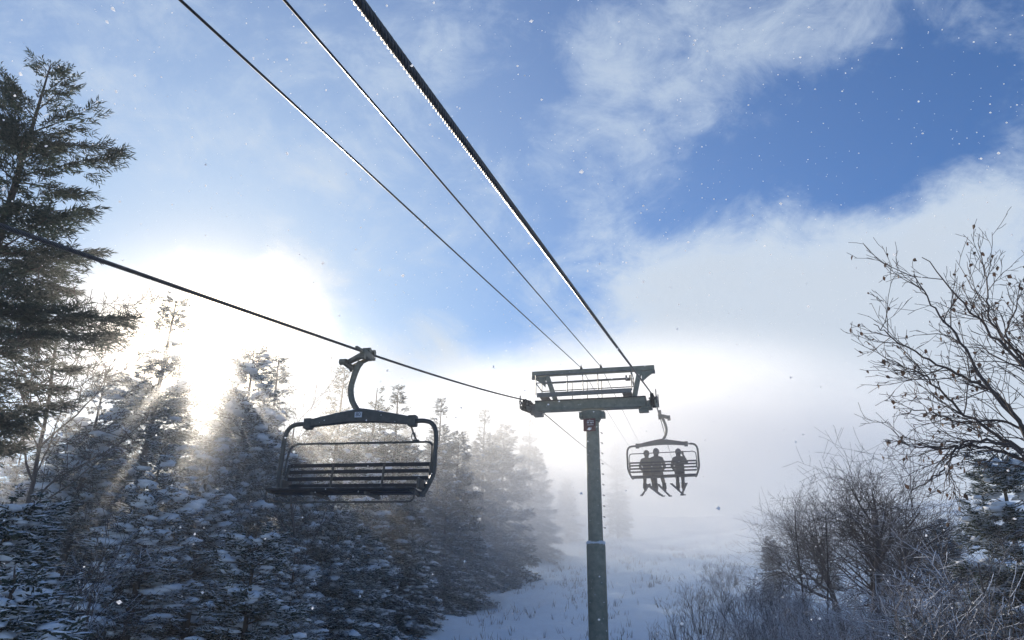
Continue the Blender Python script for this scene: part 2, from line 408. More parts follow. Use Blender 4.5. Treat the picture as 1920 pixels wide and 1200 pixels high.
PROTO = {}
def proto(key):
    if key not in PROTO:
        PROTO[key] = RECIPES[key]()
    return PROTO[key]
RECIPES = {
 'tall':  lambda: make_spruce(14.5, 3.5, 11, snow=0, dust=.0, dens=1.1, shape=.78, blade=.019, base=.46, gaps=.60, bias=(.7, .0, .12), spray_len=.27, lumpy=.24, K=12),
 'a': lambda: make_spruce(9.0, 2.4, 21, snow=.85, dust=1.5, dens=.9, blade=.030, shape=.8, needle=M_needle_f, pad=2.0),
 'b': lambda: make_spruce(8.5, 2.1, 22, snow=.75, dust=1.5, dens=.9, gaps=.04, shape=.72, blade=.030, needle=M_needle_f, pad=2.0),
 'c': lambda: make_spruce(9.5, 2.1, 23, snow=.50, dust=1.1, dens=.9, gaps=.08, spire=.5, blade=.028, pad=1.5),
 'thin': lambda: make_spruce(9.0, 1.4, 24, snow=.15, dust=.30, dens=1.0, gaps=.18, shape=.8, blade=.03),
 'heavy': lambda: make_spruce(6.0, 1.9, 25, snow=1.0, dust=1.3, dens=1.2, shape=.7, pad=1.6, blade=.020, K=10),
 'frost': lambda: make_spruce(8.0, 2.0, 26, snow=.9, dust=1.5, dens=.9, needle=M_needle_f, blade=.036),
 'frost2': lambda: make_spruce(7.0, 2.1, 27, snow=.9, dust=1.5, dens=.9, needle=M_needle_f, blade=.036, shape=.7),
 'big': lambda: make_bare(5.2, 31, M_twig, 4, kids=[13, 9, 6, 4], start=[.32, .2, .15, .1], ang=48, up=.030, lk=.66, rk=.62, r=.20, rmin=.005),
 'maple': lambda: make_bare(8.5, 32, M_twig, 4, kids=[14, 7, 5, 3], start=[.58, .2, .15, .15], ang=50, up=.015, lk=.36, r=.065, wob=.11, rmin=.006, seg=.22),
 'sapling': lambda: make_bare(6.0, 33, M_twig, 3, kids=[15, 6, 4], start=[.25, .2, .2], ang=36, up=.05, lk=.36, r=.045),
 'sapling2': lambda: make_bare(5.5, 34, M_frost, 3, kids=[14, 7, 5], start=[.2, .2, .2], ang=40, up=.05, lk=.42, r=.05, wob=.13),
 'shrub': lambda: make_bare(3.4, 35, M_frost, 3, stems=9, spread=.5, kids=[7, 6, 4], ang=34, up=.02, lk=.5, r=.022, seg=.22),
 'shrub2': lambda: make_bare(3.0, 36, M_frost2, 3, stems=10, spread=.65, kids=[8, 6, 5], ang=38, up=.01, lk=.5, r=.020, seg=.2, wob=.14),
 'brush': lambda: make_bare(2.2, 37, M_twig, 2, stems=9, spread=.30, kids=[5, 4], ang=26, up=.02, lk=.45, r=.013, seg=.2),
}
def place(key, name, px, py, Y, label, cat, group=None, rz=None, sx=1.0, kind=None):
    """foot on the snow at distance Y; the tip reaches the height the photograph shows"""
    top = at_y(px, py, Y); x = top[0]; g = gz(x, Y)
    parts = proto(key)
    H0 = max(v.co.z for v in parts[0][1].vertices) if parts[0][0] == 'trunk' and key not in ('big', 'maple', 'sapling', 'sapling2') else max(v.co.z for v in parts[1][1].vertices)
    s = (top[2]-g)/H0
    a = random.uniform(0, 6.28) if rz is None else rz; yy = Y
    if key in ('big', 'maple', 'sapling', 'sapling2'):      # a leaning stem: the crown, not the foot, stands at the wanted spot
        n = len(parts[1][1].vertices); c = np.empty(n*3); parts[1][1].vertices.foreach_get('co', c); c = c.reshape(-1, 3); c = c[c[:, 2] > .55*H0].mean(0)*s*sx
        x -= c[0]*math.cos(a)-c[1]*math.sin(a); yy -= c[0]*math.sin(a)+c[1]*math.cos(a); g = gz(x, yy)
    o = empty(name, (x, yy, g-.05)); o.rotation_euler = (0, 0, a)
    o.scale = (s*sx, s*sx, s)
    for nm, me in parts: link(nm, me, o)
    tag(o, label, cat, group, kind)
    return o
G_L = 'spruces along the left side of the lift line'
SP, SC = 'spruce_tree', 'spruce tree'
T = [
 ('tall', SP, 92, 118, 9.6, 'tall dark spruce without snow at the left edge, highest tree of all', SC, None),
 ('c', SP, 330, 560, 15.5, 'ragged spruce dissolving in the sun glare beside the tall dark spruce', SC, G_L),
 ('b', SP, 195, 705, 14.0, 'broad snowy spruce beneath the bare branches of the tall dark spruce', SC, G_L),
 ('a', SP, 478, 655, 17.0, 'triple tipped spruce just right of the sun, left of the empty chair', SC, G_L),
 ('c', SP, 522, 672, 18.5, 'slim spruce tip leaning against the triple tipped spruce right of the sun', SC, G_L),
 ('c', SP, 648, 690, 20.5, 'spruce whose tip rises directly left of the curved arm of the empty chair', SC, G_L),
 ('thin', SP, 705, 725, 27.0, 'very thin spruce tip behind the empty chair, just right of its curved arm', SC, G_L),
 ('c', SP, 746, 725, 27.5, 'thin pointed spruce rising above the yoke of the empty chair', SC, G_L),
 ('c', SP, 829, 748, 34.0, 'pale misty spruce right behind the curved corner of the empty chair', SC, G_L),
 ('frost', SP, 862, 812, 35.0, 'frosted spruce right of the seat of the empty chair', SC, G_L),
 ('c', SP, 910, 768, 41.0, 'misty pointed spruce half way between the empty chair and the tower', SC, G_L),
 ('frost2', SP, 945, 800, 43.0, 'rounded frosted spruce in mist, left of the tower', SC, G_L),
 ('c', SP, 992, 780, 50.0, 'ghostly spruce tip in mist under the left end of the tower arm', SC, G_L),
 ('frost', SP, 1015, 880, 53.0, 'frosted spruce at the edge of the slope left of the tower column', SC, G_L),
 ('frost2', SP, 1062, 900, 60.0, 'farthest frosted spruce touching the left side of the tower column', SC, G_L),
 ('thin', SP, 1153, 822, 62.0, 'faint spruce in the mist between the tower column and the occupied chair', SC, G_L),
 ('heavy', SP, 30, 925, 7.6, 'young spruce buried under thick white snow pads in the lower left corner', SC, G_L),
 ('heavy', SP, 20, 1065, 5.6, 'low snow capped spruce top at the very bottom left', SC, G_L),
 ('b', SP, 300, 835, 12.5, 'bushy snow patched spruce in the middle of the left stand', SC, G_L),
 ('a', SP, 400, 815, 14.5, 'wide snow patched spruce below the sun', SC, G_L),
 ('a', SP, 590, 800, 19.5, 'dense dark spruce behind the left half of the empty chair', SC, G_L),
 ('b', SP, 690, 815, 24.0, 'dense snow flecked spruce behind the middle of the empty chair', SC, G_L),
 ('a', SP, 770, 850, 29.0, 'dark spruce behind the right half of the empty chair seat', SC, G_L),
 ('frost', SP, 840, 890, 33.0, 'snow striped spruce below right of the empty chair', SC, G_L),
 ('heavy', SP, 480, 985, 11.5, 'small snow loaded spruce left below the empty chair', SC, G_L),
 ('heavy', SP, 640, 950, 19.5, 'snow loaded young spruce straight below the empty chair', SC, G_L),
 ('heavy', SP, 690, 1075, 21.0, 'small spruce with one bright snow cap at the left foot of the slope', SC, G_L),
 ('frost2', SP, 930, 925, 41.0, 'frosted drooping spruce beside the upper left edge of the slope', SC, G_L),
 ('b', SP, 555, 1010, 16.0, 'dark low spruce in shadow at the bottom of the left stand', SC, G_L),
 ('b', SP, 775, 980, 27.5, 'dark low spruce bordering the slope below the empty chair', SC, G_L),
 # right side
 ('heavy', SP, 1868, 845, 14.5, 'snow layered spruce behind the leafy branches at the right edge', SC, None),
 ('heavy', SP, 1712, 1145, 13.5, 'snow capped young spruce top at the bottom among the right hand frosted shrubs', SC, None),
 ('frost2', SP, 1442, 1005, 36.0, 'small snowy spruce left of the big bare tree', SC, None),
 ('frost2', SP, 1545, 1010, 38.0, 'low misty spruce behind the stems of the large bare tree', SC, None),
 ('frost', SP, 1640, 1000, 36.0, 'grey frosted spruce right behind the trunk of the large bare tree', SC, None),
 ('frost2', SP, 1760, 975, 27.0, 'frosted spruce between the large bare tree and the snow layered spruce', SC, None),
 ('frost', SP, 1378, 1075, 40.0, 'low dark spruce at the right edge of the slope', SC, None),
]
for key, nm, px, py, Y, lab, cat, grp in T: place(key, nm, px, py, Y, lab, cat, grp, rz=(2.2 if key == 'tall' else None))
# closed ranks further back in the stand, they only show as the dark mass between the others
for i in range(16):
    px = 40+i*56+random.uniform(-15, 15); Y = 17+i*1.7+random.uniform(-1, 1)
    place(random.choice('abc'), SP, px, 800+random.uniform(-10, 40), Y, 'snow dusted spruce in the closed rank at the back of the left stand', SC, 'back rank of the left spruce stand')
BT = 'bare_tree'
B = [
 ('maple', BT, 150, 520, 11.6, 'bare branching tree against the sky, right of the tall dark spruce', 'bare tree', None, None),
 ('sapling', BT, 583, 690, 17.5, 'small bare tree glowing in the sun left of the empty chair', 'bare tree', None, None),
 ('sapling2', BT, 150, 900, 8.2, 'bare grey tree before the snowy spruces, lower left', 'bare tree', None, None),
 ('sapling', BT, 235, 960, 9.5, 'thin upright bare tree among the lower left spruces', 'bare tree', None, None),
 ('big', BT, 1605, 780, 26.0, 'large bare tree with rounded crown on the right', 'bare tree', None, None),
 ('big', BT, 1500, 880, 31.0, 'bare tree half hidden behind the left side of the large rounded one', 'bare tree', None, None),
 ('big', BT, 1690, 880, 30.0, 'second bare tree close behind the large rounded one', 'bare tree', None, None),
 ('sapling', BT, 1478, 895, 25.0, 'slender bare sapling at the left flank of the large bare tree', 'bare tree', 'bare saplings on the right', None),
 ('sapling', BT, 1527, 905, 23.0, 'slender bare sapling before the left half of the large bare tree', 'bare tree', 'bare saplings on the right', None),
 ('sapling2', BT, 1668, 905, 17.0, 'dark forked sapling before the right half of the large bare tree', 'bare tree', 'bare saplings on the right', None),
 ('sapling2', BT, 1790, 925, 13.5, 'frosted sapling just left of the snow layered spruce', 'bare tree', 'bare saplings on the right', None),
 ('sapling', BT, 1895, 1050, 11.0, 'dark sapling in front of the snow layered spruce, lower right', 'bare tree', 'bare saplings on the right', None),
]
for key, nm, px, py, Y, lab, cat, grp, rz in B: place(key, nm, px, py, Y, lab, cat, grp, rz)
SHR = [
 ('shrub', 1345, 1035, 36.0, 'far grey shrub where the slope meets the right hand woods'),
 ('shrub', 1405, 1045, 27.0, 'dark tangled shrub right of the slope'),
 ('shrub2', 1460, 1060, 24.0, 'rime grey shrub at the foot of the slender saplings'),
 ('shrub2', 1530, 1085, 21.0, 'rime covered shrub below the large bare tree'),
 ('shrub', 1600, 1110, 20.0, 'tangled shrub at the trunk of the large bare tree'),
 ('shrub2', 1690, 1060, 18.0, 'tall rime covered shrub right of the large bare trunk'),
 ('shrub2', 1770, 1000, 15.5, 'rime covered shrub left of the snow layered spruce'),
 ('shrub2', 1850, 985, 12.5, 'pale rime shrub before the snow layered spruce'),
 ('shrub', 1920, 1010, 11.5, 'frosted shrub cut by the right edge'),
 ('shrub2', 1580, 1120, 15.5, 'low frosted shrub at the bottom, left of the snowy mound'),
 ('shrub', 1480, 1130, 19.0, 'low dark shrub at the bottom below the small snowy spruce'),
 ('shrub2', 1830, 1110, 10.5, 'low frosted shrub at the bottom right'),
 ('shrub2', 1390, 1125, 23.0, 'low shrub beneath the low dark spruce by the slope'),
 ('brush', 1300, 1075, 31.0, 'thin upright brush on the right edge of the snow'),
 ('brush', 1275, 1118, 26.5, 'thin brush standing in the snow right of the column'),
 ('brush', 1325, 1100, 26.0, 'dark brush clump between the snow and the low dark spruce'),
 ('brush', 1240, 1150, 24.5, 'nearest sparse brush in the snow beside the column'),
 ('brush', 1310, 1150, 23.0, 'nearest dark brush clump at the right border of the snow'),
]
for key, px, py, Y, lab in SHR:
    place(key, 'bare_shrub', px, py, Y, lab, 'shrub', 'bare shrubs on the right of the slope')

# ---- leafy bare tree leaning in from the right edge
def leaning_tree():
    rg = np.random.default_rng(91)
    foot = np.array([4.6, 9.2, 0.0]); foot[2] = gz(4.6, 9.2)
    fork = at_y(2010, 960, 9.2)
    root = empty('leafy_bare_tree', foot); loc = lambda p: np.asarray(p)-foot
    tr = smooth_path([foot-np.array([0, 0, .2]), foot+np.array([.15, 0, 1.6]), (foot+fork)/2+np.array([.1, 0, .3]), fork])
    lst = [(np.array([loc(p) for p in tr]), .13, .075, 0)]
    LM = [([(1960, 760), (1920, 689), (1862, 627), (1795, 556), (1730, 479)], 9.0, .030),
          ([(1950, 840), (1845, 718), (1791, 627), (1745, 568), (1714, 514)], 8.6, .026),
          ([(1920, 806), (1870, 743), (1807, 706), (1745, 677), (1674, 635), (1637, 608)], 9.3, .028),
          ([(1920, 852), (1853, 806), (1787, 756), (1737, 710), (1666, 672)], 8.8, .026),
          ([(1920, 864), (1837, 837), (1782, 841), (1724, 837), (1682, 827)], 9.5, .024),
          ([(1920, 850), (1853, 827), (1803, 831), (1778, 868), (1753, 897), (1703, 922)], 8.4, .020),
          ([(1975, 760), (1930, 680), (1887, 631), (1903, 585), (1920, 540)], 9.6, .022),
          ([(1930, 700), (1857, 606), (1853, 543), (1843, 493)], 9.4, .020),
          ([(1940, 830), (1880, 790), (1800, 790), (1740, 770), (1690, 775)], 9.9, .020),
          ([(1990, 800), (1960, 640), (1930, 560), (1925, 470)], 9.1, .026)]
    prm = dict(PRM); prm.update(seg=.16, wob=.16, up=.02, tap=.3, rmin=.0030, kids=[0, 4, 2], start=[.2, .1, .15], ang=32, rk=.5, lk=.45)
    tips = []
    for pts, Y, r in LM:
        ys = np.linspace(9.2, Y, len(pts)+1)
        P = smooth_path([fork]+[at_y(px, py, y) for (px, py), y in zip(pts, ys[1:])], 5)
        P = P+rg.normal(0, .012, P.shape)
        P = np.array([loc(p) for p in P]); lst.append((P, r, .005, 1))
        n = len(P)
        for c in range(int(12+rg.integers(0, 4))):
            s = rg.uniform(.18, .97); i = min(int(s*(n-1)), n-2)
            ax = unit(P[i+1]-P[i]); rv = rg.normal(0, 1, 3); rv[1] *= .7; rv = unit(rv-ax*rv.dot(ax)); an = math.radians(rg.uniform(18, 50))
            grow(rg, P[i], ax*math.cos(an)+rv*math.sin(an), rg.uniform(.35, .95)*(1.15-.5*s), r*.34*(1.1-.7*s)+.002, 1, 3, lst, prm)
    main = [l for l in lst if l[3] == 0]; rest = [l for l in lst if l[3] > 0]
    link('trunk', limbs_mesh('trunk', main, M_bark), root); link('branches', limbs_mesh('branches', rest, M_twig), root)
    ends = [l[0][-1] for l in lst if l[3] >= 2]+[l[0][len(l[0])//2] for l in lst if l[3] >= 2]
    idx = rg.permutation(len(ends))[:300]
    shapes = []
    for k in range(4):
        u = np.linspace(0, 1, 5); w = np.array([0, .38, .42, .22, 0])*(.9+.2*k/3)
        V = [(0, 0, 0)]+[(w[i], 0.03*math.sin(i+k), -u[i]) for i in (1, 2, 3)]+[(.05, .12, -1)]+[(-w[i], .10*math.cos(i*1.3+k), -u[i]) for i in (3, 2, 1)]
        V = V+[(0, -.10, -.35), (0, -.06, -.7)]
        F = [(0, 1, 8), (1, 2, 8), (2, 9, 8), (2, 3, 9), (3, 4, 9), (4, 5, 9), (5, 6, 9), (6, 8, 9), (6, 7, 8), (7, 0, 8)]
        shapes.append(mesh('leaf', np.array(V), [list(f) for f in F], M_leaf, False))
    for i in idx:
        o = link('leaf', shapes[int(rg.integers(4))], root); o.location = ends[i]
        o.rotation_euler = (rg.normal(0, .5), rg.normal(0, .5), rg.uniform(0, 6.28)); s = rg.uniform(.028, .075); o.scale = (s*.8, s*.8, s)
    tag(root, 'bare tree with withered brown leaves reaching in from the right edge', 'bare tree')
leaning_tree()

# ---- stubble poking through the snow of the slope
def stubble():
    rg = np.random.default_rng(12); n = 2600
    x = rg.uniform(-9, 4, n); y = rg.uniform(18, 60, n); cl = rg.uniform(0, 1, n)
    keep = (np.sin(x*1.3+y*.4)+np.sin(y*.9-x*.5)+rg.normal(0, .8, n)) > .35
    x, y = x[keep], y[keep]; V, F = [], []; k = 0
    for a, b in zip(x, y):
        z = gz(a, b)-.03
        for j in range(int(rg.integers(2, 6))):
            h = rg.uniform(.08, .38)*(1.6 if rg.uniform() < .12 else 1); ox, oy = rg.normal(0, .06, 2); lx, ly = rg.normal(0, .30, 2)*h; w = .006
            base = np.array([a+ox, b+oy, z]); tip = base+np.array([lx, ly, h]); mid = (base+tip)/2+np.array([lx*.1, 0, .02])
            V += [base-[w, 0, 0], base+[w, 0, 0], mid+[w*.8, 0, 0], mid-[w*.8, 0, 0], tip]; F += [[k, k+1, k+2, k+3], [k+3, k+2, k+4]]; k += 5
    o = link('winter_stubble', mesh('winter_stubble', np.array(V), F, M_twig)); tag(o, 'thin dead stalks poking through the snow of the slope', 'stubble', kind='stuff')
stubble()

# ------------------------------------------------------------------ lift geometry
YT = 23.0
R_T = at_y(1224, 741, YT); L_T = at_y(993, 752, YT)            # haul ropes at the tower sheaves
XR, XL = R_T[0], L_T[0]
TOP_C = at_y(1110, 772, YT)
print('ropes', XR, XL, R_T, L_T, TOP_C)
def rope_pts(P0, P1, sag, n):
    t = np.linspace(0, 1, n)[:, None]; P = P0+(P1-P0)*t; P[:, 2] -= (4*sag*t*(1-t))[:, 0]; return P
def helix_rope(name, path, r, lay, mat_, label):
    """six twisted strands round a core"""
    seg = np.linalg.norm(np.diff(path, axis=0), axis=1); s = np.concatenate([[0], np.cumsum(seg)])
    n = int(s[-1]/(lay/10)); q = np.linspace(0, s[-1], n)
    P = np.stack([np.interp(q, s, path[:, i]) for i in range(3)], 1)
    Tn = unit(np.gradient(P, axis=0)); A = unit(np.cross(Tn, np.array([0, 0, 1.0]))); Bn = np.cross(Tn, A)
    V, F, k = [], [], 0
    for j in range(6):
        ph = 2*math.pi*q/lay+j*math.pi/3
        C = P+(r*.66)*(np.cos(ph)[:, None]*A+np.sin(ph)[:, None]*Bn)
        v, f = tube(C, r*.36, 6, False); V.append(v); F += [[x+k for x in g] for g in f]; k += len(v)
    v, f = tube(P, r*.5, 6, True); V.append(v); F += [[x+k for x in g] for g in f]
    o = link(name, mesh(name, np.concatenate(V), F, mat_, True)); tag(o, label, 'rope'); return o
S2 = math.tan(math.radians(6.6))
def beyond(P): return P+np.array([0, 95.0, 95*S2])
# right haul rope
a = at_x(672, 0, XR); dirr = (R_T-a)/(R_T-a)[1]
back = a-dirr*14.0
GR = at_x(1236, 778, XR)
RCY = min(max(GR[1], 27.5), 30.0)
GR = R_T+np.array([0, RCY-YT, (RCY-YT)*math.tan(math.radians(7.2))-.03]); GR[2] = at_y(1238, 777, RCY)[2]
path = np.concatenate([rope_pts(back, R_T, 0.0, 40)[:-1], rope_pts(R_T, GR, 0.02, 8)[:-1], rope_pts(GR, beyond(R_T), 1.2, 40)])
helix_rope('haul_rope', path, .021, .20, M_rope, 'thick twisted steel haul rope overhead running to the right end of the tower')
# left haul rope with the empty chair on it
GL = at_x(688, 662, XL); a = at_x(92, 455, XL); back = a-(GL-a)/(GL-a)[1]*9.0
path = np.concatenate([rope_pts(back, GL, 0.0, 30)[:-1], rope_pts(GL, L_T, .06, 30)[:-1], rope_pts(L_T, beyond(L_T), 1.0, 40)])
helix_rope('haul_rope', path, .021, .20, M_rope, 'steel haul rope on the left carrying the empty chair')
for (x0, y0), (x1, y1), lab in (((338, 0), (1090, 690), 'left one of the two thin cables over the middle of the tower frame'), ((533, 0), (1127, 688), 'right one of the two thin cables over the middle of the tower frame')):
    Tp = at_y(x1, y1, YT); a = at_x(x0, y0, Tp[0]); d = (Tp-a)/(Tp-a)[1]
    P = np.concatenate([rope_pts(a-d*10, Tp, 0, 30)[:-1], rope_pts(Tp, beyond(Tp)-np.array([0, 0, 3.0]), .8, 40)])
    o = link('thin_cable', mesh('thin_cable', *tube(P, .0115, 8), M_cable, True)); tag(o, lab, 'cable', 'thin cables between the haul ropes')

# ------------------------------------------------------------------ tower
def tower():
    base = at_y(1110, 1200, YT); tx = TOP_C[0]; ty = YT; g = gz(tx, ty)
    root = empty('lift_tower', (tx, ty, g))
    lean = math.atan2(0.012, 1)
    zc = TOP_C[2]-g                    # height of the column head
    zs = at_y(1110, 1022, YT)[2]-g     # step between the two pipe sizes
    def ring(z, r): return (0, 0, z, r)
    def lathe(prof, k=28):
        V, F = [], []
        for z, r in prof:
            for j in range(k): V.append((r*math.cos(j*2*math.pi/k), r*math.sin(j*2*math.pi/k), z))
        for i in range(len(prof)-1):
            for j in range(k): F.append([i*k+j, i*k+(j+1) % k, (i+1)*k+(j+1) % k, (i+1)*k+j])
        F += [list(range(k))[::-1], [(len(prof)-1)*k+j for j in range(k)]]
        return V, F
    MB().add(*lathe([(-.4, .60), (.25, .60), (.3, .55)])).build('concrete_footing', M_steel, root, True)
    MB().add(*lathe([(.3, .282), (zs-.03, .282), (zs, .270)])).build('lower_column', M_green, root, True)
    MB().add(*lathe([(zs, .270), (zs+.02, .276), (zs+.10, .235), (zs+.12, .225)])).build('column_collar', M_green, root, True)
    sn = MB()
    for j in range(26):
        an = j*2*math.pi/26; r = .25; h = .035+.035*random.random()
        V0, F0 = ico(); V = V0*np.array([.045, .045, h])+np.array([r*math.cos(an), r*math.sin(an), zs+.045+.01*random.random()]); sn.add(V, F0.tolist())
    sn.build('snow_rim', M_snowload, root, True)
    MB().add(*lathe([(zs+.12, .222), (zc-.28, .205), (zc-.25, .21)])).build('upper_column', M_green, root, True)
    hd = MB(); hd.add(*lathe([(zc-.32, .235), (zc-.20, .30), (zc-.06, .37), (zc-.03, .37)]))
    hd.box((.34, 0, zc-.12), (.14, .34, .18), bev=.015); hd.box((-.34, 0, zc-.12), (.12, .34, .18), bev=.015)
    hd.build('column_head', M_green, root, True)
    def loc(px, py, Y=YT): return at_y(px, py, Y)-np.array([tx, ty, g])
    # cross arm: box beam
    A, Bp = loc(1005, 763), loc(1212, 754); A[1] = Bp[1] = 0
    MB().bar(A, Bp, .36, .34, .02).build('cross_arm', M_green, root)
    w = MB()
    for s in (-1, 1): w.bar(A+np.array([0, s*.19, .14]), Bp+np.array([0, s*.19, .14]), .05, .03)
    w.build('arm_flange', M_dark, root)
    # catwalk behind the arm
    for dy, nm in ((.55, 'catwalk_beam'), (-.45, 'catwalk_beam')):
        a, b = loc(1012, 748), loc(1186, 739); a[1] = b[1] = dy
        MB().bar(a, b, .06, .14, .006).build(nm, M_steel, root)
    a, b = loc(1012, 748), loc(1186, 739)
    for i in range(9):
        p = a+(b-a)*(i+.5)/9
        MB().bar((p[0], -.44, p[2]+.03), (p[0], .54, p[2]+.03), .30, .025, 0).build('catwalk_grating', M_dark, root) if i in (0, 8) else None
    for dy in (-.45, .55):
        for i, p0 in enumerate(((1010, 748), (1068, 745), (1097, 743.5), (1125, 742), (1187, 739))):
            bp = loc(*p0); bp[1] = dy; tp = bp+np.array([0, 0, .66 if i not in (2,) else .66])
            MB().tube([bp, tp], .017, 8).build('handrail_post', M_steel, root, True)
        for h, x0, x1, r in ((.66, 1010, 1187, .020), (.40, 1010, 1187, .018)):
            p, q = loc(x0, 748), loc(x1, 739); p[1] = q[1] = dy; p[2] += h; q[2] += h
            MB().tube([p, q], r, 8).build('handrail', M_steel, root, True)
    for s, e in ((1010, 748), (1187, 739)):
        p = loc(s, e); P = [(p[0], -.45, p[2]+.66), (p[0], .55, p[2]+.66)]
        MB().tube(P, .018, 8).build('handrail', M_steel, root, True)
        MB().tube([(p[0], -.45, p[2]+.40), (p[0], .55, p[2]+.40)], .016, 8).build('handrail', M_steel, root, True)
    # lifting frame
    A2, B2 = loc(998, 702.5), loc(1227, 690); A2[1] = B2[1] = 0
    fr = MB().bar(A2, B2, .17, .16, .012)
    fr.build('lifting_beam', M_green, root)
    for (x0, y0, x1, y1, sgn) in ((1026, 706, 1043, 752, -1), (1199, 696, 1189, 744, 1)):
        p, q = loc(x0, y0), loc(x1, y1); p[1] = q[1] = 0
        MB().bar(q-np.array([0, 0, .04]), p, .15, .15, .01).build('frame_leg', M_green, root)
        # curved gusset under the overhang
        P = []; n = 9
        ex = (A2 if sgn < 0 else B2)
        V, F = [], []
        for i in range(n):
            t = i/(n-1); th = t*math.pi/2
            x = p[0]+sgn*(.06+.36*math.sin(th)); z0 = p[2]-.05+(ex[2]-p[2])*t*.3; dz = .26*(1-math.sin(th))**1.4+.05
            for y in (-.07, .07): V += [(x, y, z0+.02), (x, y, z0-dz)]
        for i in range(n-1):
            b0 = i*4; F += [[b0, b0+4, b0+5, b0+1], [b0+2, b0+3, b0+7, b0+6], [b0+1, b0+5, b0+7, b0+3], [b0, b0+2, b0+6, b0+4]]
        F += [[0, 1, 3, 2], [(n-1)*4+i for i in (0, 2, 3, 1)]]
        MB().add(V, F).build('gusset', M_green, root)
        hk = MB(); hx = ex+np.array([-sgn*.03, 0, -.12]); hk.box(hx, (.09, .12, .10), bev=.01); hk.build('lifting_eye', M_steel, root)
    # cable saddles on the beam
    for x1, y1 in ((1090, 690), (1127, 688)):
        p = loc(x1, y1); k = MB(); k.box((p[0], 0, p[2]-.03), (.07, .22, .09), bev=.01); k.bar((p[0], 0, p[2]-.03), (p[0], 0, p[2]+.05), .03, .16); k.bar((p[0], -.02, p[2]), (p[0], -.02, p[2]+.11), .015, .015)
        k.build('cable_saddle', M_dark, root)
    # hanging tool brackets near the right leg
    p = loc(1174, 704); k = MB(); k.bar((p[0], 0, p[2]), (p[0], 0, p[2]-.16), .05, .06); k.bar((p[0]+.12, 0, p[2]), (p[0]+.12, 0, p[2]-.16), .05, .06); k.bar((p[0]-.02, 0, p[2]-.15), (p[0]+.14, 0, p[2]-.15), .05, .05)
    k.build('beam_bracket', M_dark, root)
    # sheave trains
    for P0, sgn in ((R_T, 1), (L_T, -1)):
        p = P0-np.array([tx, ty, g]); px_ = p[0]; sl = .16
        bm_ = MB()
        for dx in (-.09, .09): bm_.bar((px_+dx, -.85, p[2]-.30-.85*sl), (px_+dx, .85, p[2]-.30+.85*sl), .03, .13, .006)
        bm_.box((px_-sgn*.20, 0, p[2]-.32), (.34, .30, .26), bev=.02)
        bm_.bar((px_-sgn*.02, 0, p[2]-.32), (px_-sgn*.5, 0, p[2]-.27), .16, .18, .01)
        bm_.box((px_-sgn*.30, 0, p[2]-.48), (.30, .26, .10), bev=.012)
        for yy in (-.55, -.0, .55): bm_.box((px_+sgn*.10, yy, p[2]-.22+yy*sl), (.06, .09, .22), bev=.01)
        sa = bm_.build('sheave_beam', M_green if sgn > 0 else M_steel, root)
        for i in range(4):
            yy = -.69+i*.46; c = np.array([px_, yy, p[2]-.175+yy*sl*.9])
            V, F = [], []; k = 20
            for (dx, r) in ((-.05, .15), (-.03, .165), (-.018, .15), (.018, .15), (.03, .165), (.05, .15)):
                for j in range(k): V.append((c[0]+dx, c[1]+r*math.cos(j*2*math.pi/k), c[2]+r*math.sin(j*2*math.pi/k)))
            for i2 in range(5):
                for j in range(k): F.append([i2*k+j, i2*k+(j+1) % k, (i2+1)*k+(j+1) % k, (i2+1)*k+j])
            F += [list(range(k))[::-1], [5*k+j for j in range(k)]]
            wh = MB().add(V, F).build('sheave', M_rubber, root, True)
            MB().tube([c+np.array([-.10, 0, 0]), c+np.array([.10, 0, 0])], .03, 8).build('axle', M_steel, wh, True)
        cat = MB()      # rope catcher
        cat.bar((px_+sgn*.13, -.9, p[2]-.12-.9*sl), (px_+sgn*.13, .9, p[2]-.12+.9*sl), .025, .10)
        for yy in (-.8, .8): cat.bar((px_+sgn*.13, yy, p[2]-.32+yy*sl), (px_+sgn*.13, yy, p[2]+.10+yy*sl), .03, .05)
        cat.build('rope_catcher', M_dark, root)
    # sign
    c = loc(1108, 800); sw, sh = .38, .40; fy = -.262
    sg_ = MB().box((c[0]-.01, fy, c[2]), (sw, .02, sh), bev=.004).build('sign', M_sign, root)
    mk = MB()
    for dz, w_, h_, ox in ((.125, .20, .018, .03), (.072, .07, .045, -.04), (.066, .06, .05, .055), (.070, .03, .05, .115), (-.005, .19, .018, .03), (-.105, .05, .045, -.005), (-.105, .03, .05, .045)):
        mk.box((c[0]-.01+ox, fy-.014, c[2]+dz), (w_, .006, h_))
    mk.build('lettering', M_white, sg_)
    st = MB(); st.tube([(math.cos(i*.3)*.225, math.sin(i*.3)*.225, c[2]+.15) for i in range(22)], .012, 5); st.build('sign_strap', M_dark, root, True)
    # ladder on the far right flank of the column
    for s in (-.14, .14):
        pass
    lad = MB()
    for z in np.arange(zs+.5, zc-.5, .32):
        MB().tube([(.235, .05, z), (.285, .05, z+.0), (.285, .22, z), (.235, .22, z)], .009, 5).build('step_rung', M_steel, root, True)
    tag(root, 'grey green steel lift tower with cross arm, catwalk and red sign', 'lift tower')
tower()

